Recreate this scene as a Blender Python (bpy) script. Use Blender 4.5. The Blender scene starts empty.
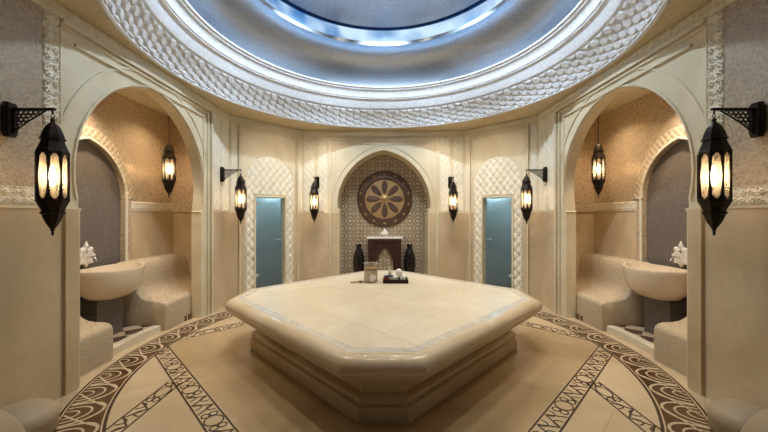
import bpy, bmesh, math, random
from math import sin, cos, pi, sqrt, atan2, radians, tan
from mathutils import Vector, Matrix
random.seed(7)
SC = bpy.context.scene
COL = SC.collection

# ---------------------------------------------------------------- camera, world, lights, exposure
cam_d = bpy.data.cameras.new('camera'); cam = bpy.data.objects.new('camera', cam_d); COL.objects.link(cam)
cam.location = (0.005, 0, 1.65); cam.rotation_euler = (pi/2, 0, 0)
cam_d.sensor_width = 36.0; cam_d.lens = 36.0*322/768; cam_d.clip_start = 0.02
SC.camera = cam
SC.view_settings.view_transform = 'Standard'; SC.view_settings.look = 'None'
SC.view_settings.exposure = 0.25; SC.view_settings.gamma = 1.0
SC.view_settings.use_curve_mapping = False

W = bpy.data.worlds.new('world'); SC.world = W; W.use_nodes = True
bgn = W.node_tree.nodes['Background']; bgn.inputs[0].default_value = (1.0, 0.84, 0.62, 1); bgn.inputs[1].default_value = 0.04

def spot(name, loc, target, power, color, angle=120, blend=1.0, r=0.06):
    l = bpy.data.lights.new(name, 'SPOT'); l.energy = power; l.color = color; l.spot_size = radians(angle)
    l.spot_blend = blend; l.shadow_soft_size = r
    o = bpy.data.objects.new(name, l); COL.objects.link(o); o.location = loc
    o.rotation_euler = (Vector(target)-Vector(loc)).to_track_quat('-Z', 'Y').to_euler(); return o
def point(name, loc, power, color, r=0.03):
    l = bpy.data.lights.new(name, 'POINT'); l.energy = power; l.color = color; l.shadow_soft_size = r
    o = bpy.data.objects.new(name, l); COL.objects.link(o); o.location = loc; return o

CY = 4.17           # centre of the room along Y
A = 2.95            # half width of the room
YF, YN = 6.13, 2.21 # ends of the side walls
YB = 7.25           # back wall
CXB = 1.83          # half width of the back wall
ZC = 3.58           # soffit height
WARM = (1.0, 0.84, 0.64)
# fill spots added under the oculus to light slab and floor, no real fixtures
for k in range(8):
    a = 2*pi*(k+.5)/8
    spot('downlight', (1.85*cos(a), CY+1.85*sin(a), 5.17), (0.9*cos(a), CY+0.3+0.7*sin(a), 0), 105 if sin(a) > 0 else 66, (1.0, 0.90, 0.74), 100, 1.0, .08)
    spot('dome_light', (1.4*cos(a+.39), CY+1.4*sin(a+.39), 5.15), (2.8*cos(a+.39), CY+2.8*sin(a+.39), 3.6), 165 if sin(a+.39) > -.3 else 50, (.68, 0.83, 1.0), 110, 1.0, .05)  # bluish spots added in mid-air to brighten the carved ring
for s in (-1, 1):
    spot('wall_washer', (s*1.5, 5.9, 3.5), (s*2.3, 6.9, 1.6), 40, WARM, 120, 1.0, .05)  # added fill in open air, brightens the door walls
    spot('wall_washer', (s*1.25, 6.6, 3.52), (s*1.1, 7.25, 1.6), 22, WARM, 130, 1.0, .05)  # added fill in open air, brightens the back wall
    spot('alcove_downlight', (s*3.35, CY+.9, 3.36), (s*3.5, CY+.95, .4), 45, (1.0, 0.74, 0.48), 125, 1.0, .04)
    spot('alcove_downlight', (s*3.45, CY-.2, 3.36), (s*3.5, CY-.1, .4), 120, (1.0, 0.80, 0.58), 110, 1.0, .04)
    spot('recess_downlight', (s*.45, 7.5, 3.0), (s*.3, 7.72, 1.2), 55, (1.0, .88, .7), 125, 1.0, .03)
for x in (-1.3, 0, 1.3):
    spot('soffit_downlight', (x, 1.2+.25*abs(x), 3.5), (x*.8, 3.4, 0), 5, WARM, 120, 1.0, .08)  # weak fill added above the near floor, no fitting there

# ---------------------------------------------------------------- materials
def new_mat(name):
    m = bpy.data.materials.new(name); m.use_nodes = True
    nt = m.node_tree; b = nt.nodes['Principled BSDF']; return m, nt, b
def ramp(nt, stops, interp='LINEAR'):
    r = nt.nodes.new('ShaderNodeValToRGB'); r.color_ramp.interpolation = interp
    e = r.color_ramp.elements
    while len(e) < len(stops): e.new(.5)
    for i, (p, c) in enumerate(stops):
        e[i].position = p; e[i].color = (*c, 1) if len(c) == 3 else c
    return r
def coords(nt, scale=(1,1,1), kind='Object', rot=(0,0,0)):
    tc = nt.nodes.new('ShaderNodeTexCoord'); mp = nt.nodes.new('ShaderNodeMapping')
    mp.inputs['Scale'].default_value = scale; mp.inputs['Rotation'].default_value = rot
    nt.links.new(tc.outputs[kind], mp.inputs[0]); return mp.outputs[0]
def math_node(nt, op, a, b=None, c=None):
    n = nt.nodes.new('ShaderNodeMath'); n.operation = op
    for i, v in enumerate((a, b, c)):
        if v is None: continue
        if isinstance(v, (int, float)): n.inputs[i].default_value = v
        else: nt.links.new(v, n.inputs[i])
    return n.outputs[0]
def marble(name, c1, c2, rough=.35, vein=(.5,.4,.28), veinamt=.25, scale=1.2, bump=.0, spec=.4):
    m, nt, b = new_mat(name); L = nt.links
    co = coords(nt)
    n1 = nt.nodes.new('ShaderNodeTexNoise'); n1.inputs['Scale'].default_value = scale; n1.inputs['Detail'].default_value = 8
    n1.inputs['Distortion'].default_value = 1.2; L.new(co, n1.inputs['Vector'])
    r1 = ramp(nt, [(.35, c1), (.68, c2)]); L.new(n1.outputs[0], r1.inputs[0])
    n2 = nt.nodes.new('ShaderNodeTexNoise'); n2.inputs['Scale'].default_value = scale*1.7; n2.inputs['Detail'].default_value = 6
    n2.inputs['Distortion'].default_value = 2.5; L.new(co, n2.inputs['Vector'])
    d = math_node(nt, 'ABSOLUTE', math_node(nt, 'SUBTRACT', n2.outputs[0], .5))
    v = ramp(nt, [(0, (veinamt,)*3), (.035, (0,0,0))]); L.new(d, v.inputs[0])
    mx = nt.nodes.new('ShaderNodeMixRGB'); L.new(v.outputs[0], mx.inputs[0]); L.new(r1.outputs[0], mx.inputs[1])
    mx.inputs[2].default_value = (*vein, 1); L.new(mx.outputs[0], b.inputs['Base Color'])
    b.inputs['Roughness'].default_value = rough; b.inputs['Specular IOR Level'].default_value = spec
    if bump:
        n3 = nt.nodes.new('ShaderNodeTexNoise'); n3.inputs['Scale'].default_value = 60; L.new(co, n3.inputs['Vector'])
        bp = nt.nodes.new('ShaderNodeBump'); bp.inputs['Strength'].default_value = bump; bp.inputs['Distance'].default_value = .004
        L.new(n3.outputs[0], bp.inputs['Height']); L.new(bp.outputs[0], b.inputs['Normal'])
    return m
def plain(name, c, rough=.5, metal=0.0, spec=.5):
    m, nt, b = new_mat(name); b.inputs['Base Color'].default_value = (*c, 1)
    n = nt.nodes.new('ShaderNodeTexNoise'); n.inputs['Scale'].default_value = 25; n.inputs['Detail'].default_value = 3
    nt.links.new(coords(nt), n.inputs['Vector'])
    r = ramp(nt, [(.3, tuple(x*.86 for x in c)), (.7, tuple(min(1, x*1.08) for x in c))]); nt.links.new(n.outputs[0], r.inputs[0])
    nt.links.new(r.outputs[0], b.inputs['Base Color'])
    b.inputs['Roughness'].default_value = rough; b.inputs['Metallic'].default_value = metal; b.inputs['Specular IOR Level'].default_value = spec
    return m
def emit(name, c, strength):
    m, nt, b = new_mat(name); b.inputs['Base Color'].default_value = (*c, 1)
    b.inputs['Emission Color'].default_value = (*c, 1); b.inputs['Emission Strength'].default_value = strength; return m
def mosaic(name, cols, scale=28, rough=.3, metal=.2, bump=.3, grout=(.35,.3,.24)):
    """small irregular shell tiles"""
    m, nt, b = new_mat(name); L = nt.links; co = coords(nt)
    v = nt.nodes.new('ShaderNodeTexVoronoi'); v.inputs['Scale'].default_value = scale; L.new(co, v.inputs['Vector'])
    sp = nt.nodes.new('ShaderNodeSeparateColor'); L.new(v.outputs['Color'], sp.inputs[0])
    r = ramp(nt, [(i/(len(cols)-1), c) for i, c in enumerate(cols)]); L.new(sp.outputs[0], r.inputs[0])
    e = nt.nodes.new('ShaderNodeTexVoronoi'); e.feature = 'DISTANCE_TO_EDGE'; e.inputs['Scale'].default_value = scale; L.new(co, e.inputs['Vector'])
    er = ramp(nt, [(0.02, (0,0,0)), (.07, (1,1,1))]); L.new(e.outputs['Distance'], er.inputs[0])
    mx = nt.nodes.new('ShaderNodeMixRGB'); L.new(er.outputs[0], mx.inputs[0]); mx.inputs[1].default_value = (*grout, 1)
    L.new(r.outputs[0], mx.inputs[2]); L.new(mx.outputs[0], b.inputs['Base Color'])
    b.inputs['Metallic'].default_value = metal
    rr = nt.nodes.new('ShaderNodeMapRange'); L.new(sp.outputs[1], rr.inputs[0]); rr.inputs[3].default_value = rough*.6; rr.inputs[4].default_value = rough*1.7
    L.new(rr.outputs[0], b.inputs['Roughness'])
    bp = nt.nodes.new('ShaderNodeBump'); bp.inputs['Strength'].default_value = bump; bp.inputs['Distance'].default_value = .004
    h = math_node(nt, 'ADD', er.outputs[0], math_node(nt, 'MULTIPLY', sp.outputs[2], 1.5))
    L.new(h, bp.inputs['Height']); L.new(bp.outputs[0], b.inputs['Normal'])
    return m
def square_mosaic(name, c1, c2, axis, size, rough=.4, grout=(.1,.09,.08)):
    m, nt, b = new_mat(name); L = nt.links
    rot = {'X': (0, pi/2, 0), 'Z': (0,0,0), 'Y': (pi/2, 0, 0)}[axis]
    co = coords(nt, rot=rot)
    br = nt.nodes.new('ShaderNodeTexBrick'); L.new(co, br.inputs['Vector']); br.offset = 0
    br.inputs['Color1'].default_value = (*c1, 1); br.inputs['Color2'].default_value = (*c2, 1); br.inputs['Mortar'].default_value = (*grout, 1)
    br.inputs['Scale'].default_value = 1; br.inputs['Mortar Size'].default_value = size*.07; br.inputs['Brick Width'].default_value = size; br.inputs['Row Height'].default_value = size
    L.new(br.outputs['Color'], b.inputs['Base Color']); b.inputs['Roughness'].default_value = rough
    return m
def star_tiles(name, cell=.18):
    """geometric mosaic: rosettes with dark ring, pale star and ochre centre"""
    m, nt, b = new_mat(name); L = nt.links
    tc = nt.nodes.new('ShaderNodeTexCoord'); sx = nt.nodes.new('ShaderNodeSeparateXYZ'); L.new(tc.outputs['Object'], sx.inputs[0])
    def lattice(off):
        u = math_node(nt, 'SUBTRACT', math_node(nt, 'FRACT', math_node(nt, 'ADD', math_node(nt, 'DIVIDE', sx.outputs[0], cell), 20+off)), .5)
        v = math_node(nt, 'SUBTRACT', math_node(nt, 'FRACT', math_node(nt, 'ADD', math_node(nt, 'DIVIDE', sx.outputs[2], cell), 20+off)), .5)
        r = math_node(nt, 'SQRT', math_node(nt, 'ADD', math_node(nt, 'MULTIPLY', u, u), math_node(nt, 'MULTIPLY', v, v)))
        th = math_node(nt, 'ARCTAN2', v, u)
        st = math_node(nt, 'MULTIPLY', math_node(nt, 'COSINE', math_node(nt, 'MULTIPLY', th, 8)), .1)
        return math_node(nt, 'MULTIPLY', r, math_node(nt, 'ADD', st, 1))
    ra = lattice(0); rb = lattice(.5)
    cream = (.58,.48,.33); dark = (.03,.022,.02); ochre = (.5,.3,.09); blue = (.13,.15,.2); white=(.78,.68,.52)
    a = ramp(nt, [(0, ochre), (.08, white), (.18, dark), (.29, cream), (.37, (.2,.12,.06)), (.43, cream)], 'CONSTANT')
    c = ramp(nt, [(0, white), (.09, dark), (.18, ochre), (.22, dark)], 'CONSTANT')
    L.new(ra, a.inputs[0]); L.new(rb, c.inputs[0])
    mx = nt.nodes.new('ShaderNodeMixRGB'); L.new(math_node(nt, 'LESS_THAN', rb, .24), mx.inputs[0])
    L.new(a.outputs[0], mx.inputs[1]); L.new(c.outputs[0], mx.inputs[2]); L.new(mx.outputs[0], b.inputs['Base Color'])
    b.inputs['Roughness'].default_value = .35
    return m
def slab_stone(name, c1, c2, tile=.0, axis45=False, rough=.28, line=(.33,.24,.14)):
    """marble with thin joints"""
    m = marble(name, c1, c2, rough, veinamt=.12, scale=.9); nt = m.node_tree; L = nt.links; b = nt.nodes['Principled BSDF']
    src = b.inputs['Base Color'].links[0].from_socket
    co = coords(nt, rot=(0, 0, pi/4 if axis45 else 0))
    br = nt.nodes.new('ShaderNodeTexBrick'); L.new(co, br.inputs['Vector']); br.offset = .5
    br.inputs['Color1'].default_value = (1,1,1,1); br.inputs['Color2'].default_value = (.93,.93,.92,1); br.inputs['Mortar'].default_value = (.8,.74,.66,1)
    br.inputs['Scale'].default_value = 1; br.inputs['Mortar Size'].default_value = .004; br.inputs['Brick Width'].default_value = tile; br.inputs['Row Height'].default_value = tile
    mx = nt.nodes.new('ShaderNodeMixRGB'); mx.blend_type = 'MULTIPLY'; mx.inputs[0].default_value = 1
    L.new(src, mx.inputs[1]); L.new(br.outputs['Color'], mx.inputs[2]); L.new(mx.outputs[0], b.inputs['Base Color'])
    return m

CREAM = marble('cream_marble_wall', (.66,.57,.39), (.78,.70,.52), .45, veinamt=.12, scale=1.0)
CREAMLOW = marble('veined_marble_dado', (.53,.40,.24), (.68,.545,.36), .3, vein=(.40,.28,.16), veinamt=.14, scale=.9)
CARVE = marble('carved_stone', (.76,.70,.55), (.84,.79,.65), .6, veinamt=.0, scale=2)
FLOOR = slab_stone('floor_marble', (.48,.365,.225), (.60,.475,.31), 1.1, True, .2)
SLAB = slab_stone('slab_marble', (.80,.70,.53), (.88,.80,.64), 1.0, True, .25)
RIMST = marble('slab_rim_marble', (.60,.47,.30), (.72,.59,.41), .16, veinamt=.12, scale=1.2)
INLAYW = marble('pale_inlay', (.58,.54,.46), (.76,.72,.64), .2, vein=(.42,.42,.40), veinamt=.5, scale=7)
def checker(name, c1, c2, sc):
    m, nt, b = new_mat(name); ck = nt.nodes.new('ShaderNodeTexChecker'); ck.inputs['Scale'].default_value = sc
    ck.inputs['Color1'].default_value = (*c1, 1); ck.inputs['Color2'].default_value = (*c2, 1)
    mp = coords(nt, rot=(0, 0, pi/4)); ad = nt.nodes.new('ShaderNodeVectorMath'); ad.inputs[1].default_value = (0, 0, .31)
    nt.links.new(mp, ad.inputs[0]); nt.links.new(ad.outputs[0], ck.inputs['Vector'])
    nt.links.new(ck.outputs[0], b.inputs['Base Color']); b.inputs['Roughness'].default_value = .25; return m
ALCF = checker('alcove_floor_check', (.58,.45,.30), (.12,.065,.035), 5.0)
BROWN = marble('brown_marble_inlay', (.06,.028,.013), (.12,.06,.028), .2, vein=(.3,.18,.1), veinamt=.15, scale=6)
DARKIN = plain('dark_inlay', (.05,.03,.02), .25)
CREAMIN = plain('cream_inlay', (.52,.42,.28), .22)
PLASTER = plain('dome_plaster', (.78,.79,.80), .55)
SOFFIT = plain('soffit_plaster', (.66,.55,.36), .6)
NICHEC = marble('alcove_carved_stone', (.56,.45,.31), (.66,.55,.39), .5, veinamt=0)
SHELL = mosaic('shell_mosaic', [(.34,.26,.17), (.46,.36,.24), (.56,.46,.33), (.42,.34,.24), (.60,.50,.35)], 62, .3, .2, .35)
SHELLN = mosaic('shell_mosaic_alcove', [(.54,.42,.29), (.60,.48,.34), (.66,.54,.39), (.58,.47,.33)], 55, .3, .2, .2, (.5,.4,.28))
BENCHM = mosaic('bench_mosaic', [(.48,.38,.25), (.53,.42,.28), (.50,.40,.265)], 55, .35, .0, .15, (.36,.28,.18))
SLATE = square_mosaic('slate_mosaic', (.15,.125,.105), (.21,.18,.15), 'X', .022)
STAR = star_tiles('star_mosaic')
BRONZE = plain('dark_bronze', (.028,.02,.014), .38, .75)
BLACKV = plain('black_glaze', (.012,.009,.008), .12, 0)
DARKST = marble('dark_red_marble', (.028,.012,.010), (.06,.025,.018), .2, vein=(.2,.1,.07), veinamt=.2, scale=5)
WHITEST = marble('white_marble', (.74,.70,.62), (.82,.79,.72), .2, vein=(.5,.48,.44), veinamt=.2, scale=6)
BASINST = marble('basin_marble', (.70,.57,.40), (.80,.68,.51), .12, veinamt=.15, scale=3)
STEAM = square_mosaic('steam_room_tile', (.26,.31,.32), (.32,.38,.39), 'Y', .05, .5, (.1,.16,.18))
COPPER = plain('copper_panel', (.54,.35,.16), .4, .45)
DISCW = plain('medallion_wood', (.12,.065,.042), .33, .3)
LEAFW = plain('petal_wood', (.13,.075,.055), .4, .1)
GOLD = plain('aged_gold', (.50,.33,.15), .35, .7)
TOWEL = plain('white_towel', (.80,.78,.74), .95, 0, .1)
NAVY = plain('navy_lid', (.05,.05,.16), .4)
REDP = plain('red_pot', (.35,.04,.03), .4)
WOODT = plain('wood_scoop', (.32,.18,.08), .55)
CHROME = plain('chrome', (.75,.72,.68), .15, 1.0)
STEEL = plain('door_fittings', (.75,.75,.72), .45, .5)

def silver_mat():
    m, nt, b = new_mat('silver_leaf'); L = nt.links
    tc = nt.nodes.new('ShaderNodeTexCoord')
    n = nt.nodes.new('ShaderNodeTexNoise'); n.inputs['Scale'].default_value = 22; n.inputs['Detail'].default_value = 5
    mp = nt.nodes.new('ShaderNodeMapping'); mp.inputs['Scale'].default_value = (1,1,5); L.new(tc.outputs['Object'], mp.inputs[0]); L.new(mp.outputs[0], n.inputs['Vector'])
    br = nt.nodes.new('ShaderNodeTexChecker'); br.inputs['Scale'].default_value = 4
    r = ramp(nt, [(.3, (.30,.33,.37)), (.7, (.42,.45,.49))]); L.new(n.outputs[0], r.inputs[0])
    L.new(r.outputs[0], b.inputs['Base Color']); b.inputs['Metallic'].default_value = .9
    rr = nt.nodes.new('ShaderNodeMapRange'); L.new(n.outputs[0], rr.inputs[0]); rr.inputs[3].default_value = .26; rr.inputs[4].default_value = .38
    L.new(rr.outputs[0], b.inputs['Roughness'])
    return m
SILVER = silver_mat()
def lantern_glass():
    m = bpy.data.materials.new('ribbed_glass'); m.use_nodes = True; nt = m.node_tree; nt.nodes.clear(); L = nt.links
    out = nt.nodes.new('ShaderNodeOutputMaterial'); t = nt.nodes.new('ShaderNodeBsdfTranslucent'); tr = nt.nodes.new('ShaderNodeBsdfTransparent')
    g = nt.nodes.new('ShaderNodeBsdfGlossy'); g.inputs['Roughness'].default_value = .15; g.inputs['Color'].default_value = (.9,.85,.75,1)
    t.inputs['Color'].default_value = (.44,.38,.30,1); tr.inputs['Color'].default_value = (1,.93,.8,1)
    a = nt.nodes.new('ShaderNodeMixShader'); w = nt.nodes.new('ShaderNodeTexNoise'); w.inputs['Scale'].default_value = 40
    L.new(coords(nt, (1,1,.3)), w.inputs['Vector'])
    rp = ramp(nt, [(.35, (.45,)*3), (.65, (.75,)*3)]); L.new(w.outputs[0], rp.inputs[0]); L.new(rp.outputs[0], a.inputs[0])
    L.new(tr.outputs[0], a.inputs[1]); L.new(t.outputs[0], a.inputs[2])
    c = nt.nodes.new('ShaderNodeMixShader'); c.inputs[0].default_value = .08; L.new(a.outputs[0], c.inputs[1]); L.new(g.outputs[0], c.inputs[2])
    L.new(c.outputs[0], out.inputs[0]); return m
LGLASS = lantern_glass()
BULB = emit('bulb_glow', (1.0,.72,.42), 60)
def frosted():
    m, nt, b = new_mat('frosted_door_glass')
    b.inputs['Base Color'].default_value = (.62,.78,.82,1); b.inputs['Roughness'].default_value = .6
    b.inputs['Transmission Weight'].default_value = .9; b.inputs['IOR'].default_value = 1.12; b.inputs['Specular IOR Level'].default_value=.5
    n = nt.nodes.new('ShaderNodeTexNoise'); n.inputs['Scale'].default_value = 3; nt.links.new(coords(nt), n.inputs['Vector'])
    r = ramp(nt, [(.3, (.62,.76,.79)), (.7, (.78,.88,.9))]); nt.links.new(n.outputs[0], r.inputs[0]); nt.links.new(r.outputs[0], b.inputs['Base Color'])
    return m
FROST = frosted()
def clearglass(name, tint, trans=.92):
    m, nt, b = new_mat(name); b.inputs['Base Color'].default_value = (*tint, 1); b.inputs['Roughness'].default_value = .05
    b.inputs['Transmission Weight'].default_value = trans; b.inputs['IOR'].default_value = 1.3
    r = ramp(nt, [(0, tint), (1, tuple(min(1, x*1.05) for x in tint))]); n = nt.nodes.new('ShaderNodeTexNoise'); nt.links.new(n.outputs[0], r.inputs[0]); nt.links.new(r.outputs[0], b.inputs['Base Color'])
    return m
JARG = clearglass('jar_glass', (.93,.90,.82))

# ---------------------------------------------------------------- mesh helpers
def obj(name, bm, mats, parent=None, smooth=None, label=None, cat=None, group=None, kind=None, loc=None, recalc=True):
    if recalc: bmesh.ops.recalc_face_normals(bm, faces=bm.faces)
    me = bpy.data.meshes.new(name); bm.to_mesh(me); bm.free()
    if not isinstance(mats, (list, tuple)): mats = [mats]
    for m in mats: me.materials.append(m)
    if smooth is not None:
        for p in me.polygons: p.use_smooth = True
        me.set_sharp_from_angle(angle=radians(smooth))
    o = bpy.data.objects.new(name, me); COL.objects.link(o)
    if parent: o.parent = parent
    if loc: o.location = loc
    tag(o, label, cat, group, kind); return o
def tag(o, label=None, cat=None, group=None, kind=None):
    for k, v in (('label', label), ('category', cat), ('group', group), ('kind', kind)):
        if v: o[k] = v
    return o
def empty(name, loc, label, cat, group=None, rz=0, kind=None):
    o = bpy.data.objects.new(name, None); COL.objects.link(o); o.location = loc; o.rotation_euler = (0,0,rz); o.empty_display_size = .1
    return tag(o, label, cat, group, kind)
def copy_tree(o, parent=None):
    c = o.copy(); COL.objects.link(c); c.parent = parent
    for ch in list(o.children): copy_tree(ch, c)
    return c
def box(bm, c, s, mat=0, bevel=0):
    r = bmesh.ops.create_cube(bm, size=1); vs = r['verts']
    bmesh.ops.scale(bm, vec=s, verts=vs); bmesh.ops.translate(bm, vec=c, verts=vs)
    fs = set(f for v in vs for f in v.link_faces)
    for f in fs: f.material_index = mat
    if bevel:
        es = set(e for f in fs for e in f.edges)
        bmesh.ops.bevel(bm, geom=list(es), offset=bevel, segments=2, profile=.5, affect='EDGES')
def lathe(bm, prof, seg=24, c=(0,0,0), mat=0, phase=0, sx=1, sy=1, caps=True):
    rings = []
    for r, z in prof:
        rings.append([bm.verts.new((c[0]+sx*r*cos(phase+2*pi*k/seg), c[1]+sy*r*sin(phase+2*pi*k/seg), c[2]+z)) for k in range(seg)])
    for a, b in zip(rings, rings[1:]):
        for k in range(seg):
            f = bm.faces.new((a[k], a[(k+1)%seg], b[(k+1)%seg], b[k])); f.material_index = mat
    if caps:
        for rg in (rings[0], rings[-1]):
            try: f = bm.faces.new(rg); f.material_index = mat
            except ValueError: pass
def tube(bm, pts, r, seg=8, mat=0, closed=False):
    pts = [Vector(p) for p in pts]; n = len(pts); rings = []
    for i, p in enumerate(pts):
        if closed: d = pts[(i+1)%n]-pts[i-1]
        else: d = pts[min(i+1,n-1)]-pts[max(i-1,0)]
        d.normalize(); up = Vector((0,0,1)) if abs(d.z) < .95 else Vector((1,0,0))
        a = d.cross(up).normalized(); b = d.cross(a).normalized()
        rr = r[i] if isinstance(r, (list, tuple)) else r
        rings.append([bm.verts.new(p+a*rr*cos(2*pi*k/seg)+b*rr*sin(2*pi*k/seg)) for k in range(seg)])
    m = n if closed else n-1
    for i in range(m):
        A_, B_ = rings[i], rings[(i+1)%n]
        for k in range(seg):
            f = bm.faces.new((A_[k], A_[(k+1)%seg], B_[(k+1)%seg], B_[k])); f.material_index = mat
    if not closed:
        for rg in (rings[0], rings[-1]): bm.faces.new(rg).material_index = mat
class Fr:
    """a wall frame: o at floor, u along the wall, n towards the room"""
    def __init__(s, o, u, n): s.o = Vector(o); s.u = Vector(u).normalized(); s.n = Vector(n).normalized()
    def P(s, u, v, n=0): return s.o+s.u*u+Vector((0,0,v))+s.n*n
def fbox(bm, fr, u0, u1, v0, v1, n0, n1, mat=0):
    q = [bm.verts.new(fr.P(u, v, n)) for n in (n0, n1) for (u, v) in ((u0,v0),(u1,v0),(u1,v1),(u0,v1))]
    for idx in ((0,1,2,3),(4,5,6,7),(0,1,5,4),(1,2,6,5),(2,3,7,6),(3,0,4,7)):
        bm.faces.new([q[i] for i in idx]).material_index = mat
def frame_strip(bm, fr, u0, u1, v0, v1, w, n, bottom=False):
    """a picture moulding round a rectangle"""
    fbox(bm, fr, u0, u0+w, v0, v1, -.004, n); fbox(bm, fr, u1-w, u1, v0, v1, -.004, n); fbox(bm, fr, u0+w, u1-w, v1-w, v1, -.004, n)
    if bottom: fbox(bm, fr, u0+w, u1-w, v0, v0+w, -.004, n)
def plate_with_holes(bm, fr, outer, holes, n0, n1, mat=0, side_mat=0):
    """flat plate (outer outline, holes) between depths n0 and n1"""
    for n in (n0, n1):
        es = []
        for loop in [outer]+holes:
            vs = [bm.verts.new(fr.P(u, v, n)) for u, v in loop]
            es += [bm.edges.new((vs[i], vs[(i+1)%len(vs)])) for i in range(len(vs))]
        r = bmesh.ops.triangle_fill(bm, use_beauty=True, use_dissolve=False, edges=es)
        for f in r['geom']:
            if isinstance(f, bmesh.types.BMFace): f.material_index = mat
    for loop in [outer]+holes:
        a = [bm.verts.new(fr.P(u, v, n0)) for u, v in loop]; b = [bm.verts.new(fr.P(u, v, n1)) for u, v in loop]
        for i in range(len(loop)):
            j = (i+1) % len(loop); bm.faces.new((a[i], a[j], b[j], b[i])).material_index = side_mat
    bmesh.ops.remove_doubles(bm, verts=bm.verts, dist=.0002)
def arch(c, w0, zi, w1, apex, e, z0=0, n=14, cusp=True):
    """horseshoe pointed arch outline, left foot to right foot. e = centre offset fraction"""
    R = w1*(1+e); ee = w1*e; zs = apex-sqrt(R*R-ee*ee)
    right = [(w0, z0)]
    if cusp: right += [(w0, zi-.03), (w0-.02, zi), (w0+.02, zi+.012)]
    z1 = max(zi+.03, z0+.01)
    if zs > z1:
        a0 = -math.asin(min(.95, (zs-z1)/R))*.8 if cusp else 0
        if not cusp: right.append((w1, zs))
    else: a0 = 0
    a1 = math.acos(ee/R)
    for k in range(n+1):
        if k == 0 and not cusp: continue
        a = a0+(a1-a0)*k/n; right.append((-ee+R*cos(a), zs+R*sin(a)))
    right[-1] = (0, apex)
    left = [(-x, z) for x, z in right[:-1]]
    return [(c+x, z) for x, z in left+right[::-1]]
def offset_open(pts, d):
    """offset an open polyline outwards (left to right arch -> outside)"""
    out = []
    for i, p in enumerate(pts):
        a = pts[max(i-1,0)]; b = pts[min(i+1,len(pts)-1)]
        dx, dz = b[0]-a[0], b[1]-a[1]; l = math.hypot(dx, dz) or 1
        out.append((p[0]-dz/l*d, p[1]+dx/l*d))
    return out
def band(bm, fr, inner, outer, n0, n1):
    """ribbon between two outlines, raised from n0 to n1"""
    ai = [bm.verts.new(fr.P(u, v, n1)) for u, v in inner]; ao = [bm.verts.new(fr.P(u, v, n1)) for u, v in outer]
    bi = [bm.verts.new(fr.P(u, v, n0)) for u, v in inner]; bo = [bm.verts.new(fr.P(u, v, n0)) for u, v in outer]
    for i in range(len(inner)-1):
        bm.faces.new((ai[i], ai[i+1], ao[i+1], ao[i])); bm.faces.new((ao[i], ao[i+1], bo[i+1], bo[i])); bm.faces.new((ai[i], ai[i+1], bi[i+1], bi[i]))
    for i in (0, len(inner)-1): bm.faces.new((ai[i], ao[i], bo[i], bi[i]))
def relief(bm, fr, u0, u1, v0, v1, h, step, amp, base=.006, inside=None):
    nu = max(3, int((u1-u0)/step)); nv = max(3, int((v1-v0)/step)); g = []
    for i in range(nu+1):
        u = u0+(u1-u0)*i/nu; row = []
        for j in range(nv+1):
            v = v0+(v1-v0)*j/nv; edge = i in (0, nu) or j in (0, nv)
            ok = (inside is None) or inside(u, v)
            row.append((bm.verts.new(fr.P(u, v, -.008 if (edge or not ok) else base+amp*h(u-u0, v-v0))), ok))
        g.append(row)
    for i in range(nu):
        for j in range(nv):
            q = (g[i][j], g[i+1][j], g[i+1][j+1], g[i][j+1])
            if sum(k[1] for k in q) == 0: continue
            bm.faces.new([k[0] for k in q])
def g_(d, w): return math.exp(-(d/w)**2)
def h_chain(pu, pv, amp=.46, w=.13):
    """interlaced chains"""
    def f(u, v):
        x = u/pu; best = 0
        s = amp*sin(2*pi*v/pv)
        for sg in (1, -1):
            d = (x+sg*s) % 1.0; d = min(d, 1-d); best = max(best, g_(d, w)*(1.0 if sg*cos(2*pi*v/pv+.6) > 0 else .75))
        return best
    return f
def h_scale(pu, pv):
    """fish scale net with leaf ridges"""
    def f(u, v):
        a = abs(sin(pi*(u/pu+v/pv))); b = abs(sin(pi*(u/pu-v/pv)))
        return min(1, a*b*2.4)*(.8+.2*a*b)
    return f
def h_arab(p):
    """arabesque scroll relief"""
    def f(u, v):
        x, y = u/p*2*pi, v/p*2*pi
        a = sin(x+1.4*sin(y*.5))*sin(y+1.2*sin(x*.5+.7)); b = sin(1.9*x-1.1*sin(y))*cos(1.3*y+.8*sin(x))
        q = p*.5; X, Y = u/q, v/q; ix, iy = math.floor(X), math.floor(Y); fx, fy = X-ix-.5, Y-iy-.5
        if (ix+iy) % 2: fx = -fx
        l = (fx+fy)*.707; w_ = (fx-fy)*.707            # leaf along the diagonal of each cell
        d = (l/.66)**2+(w_/.36)**2
        if d > 1: return .25*max(0, 1-abs(abs(fx)-.5)*12)
        return sqrt(1-d)*(1 if abs(w_) > .05 else .3)*(.7+.3*cos(l*16+abs(w_)*14))
    return f

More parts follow.
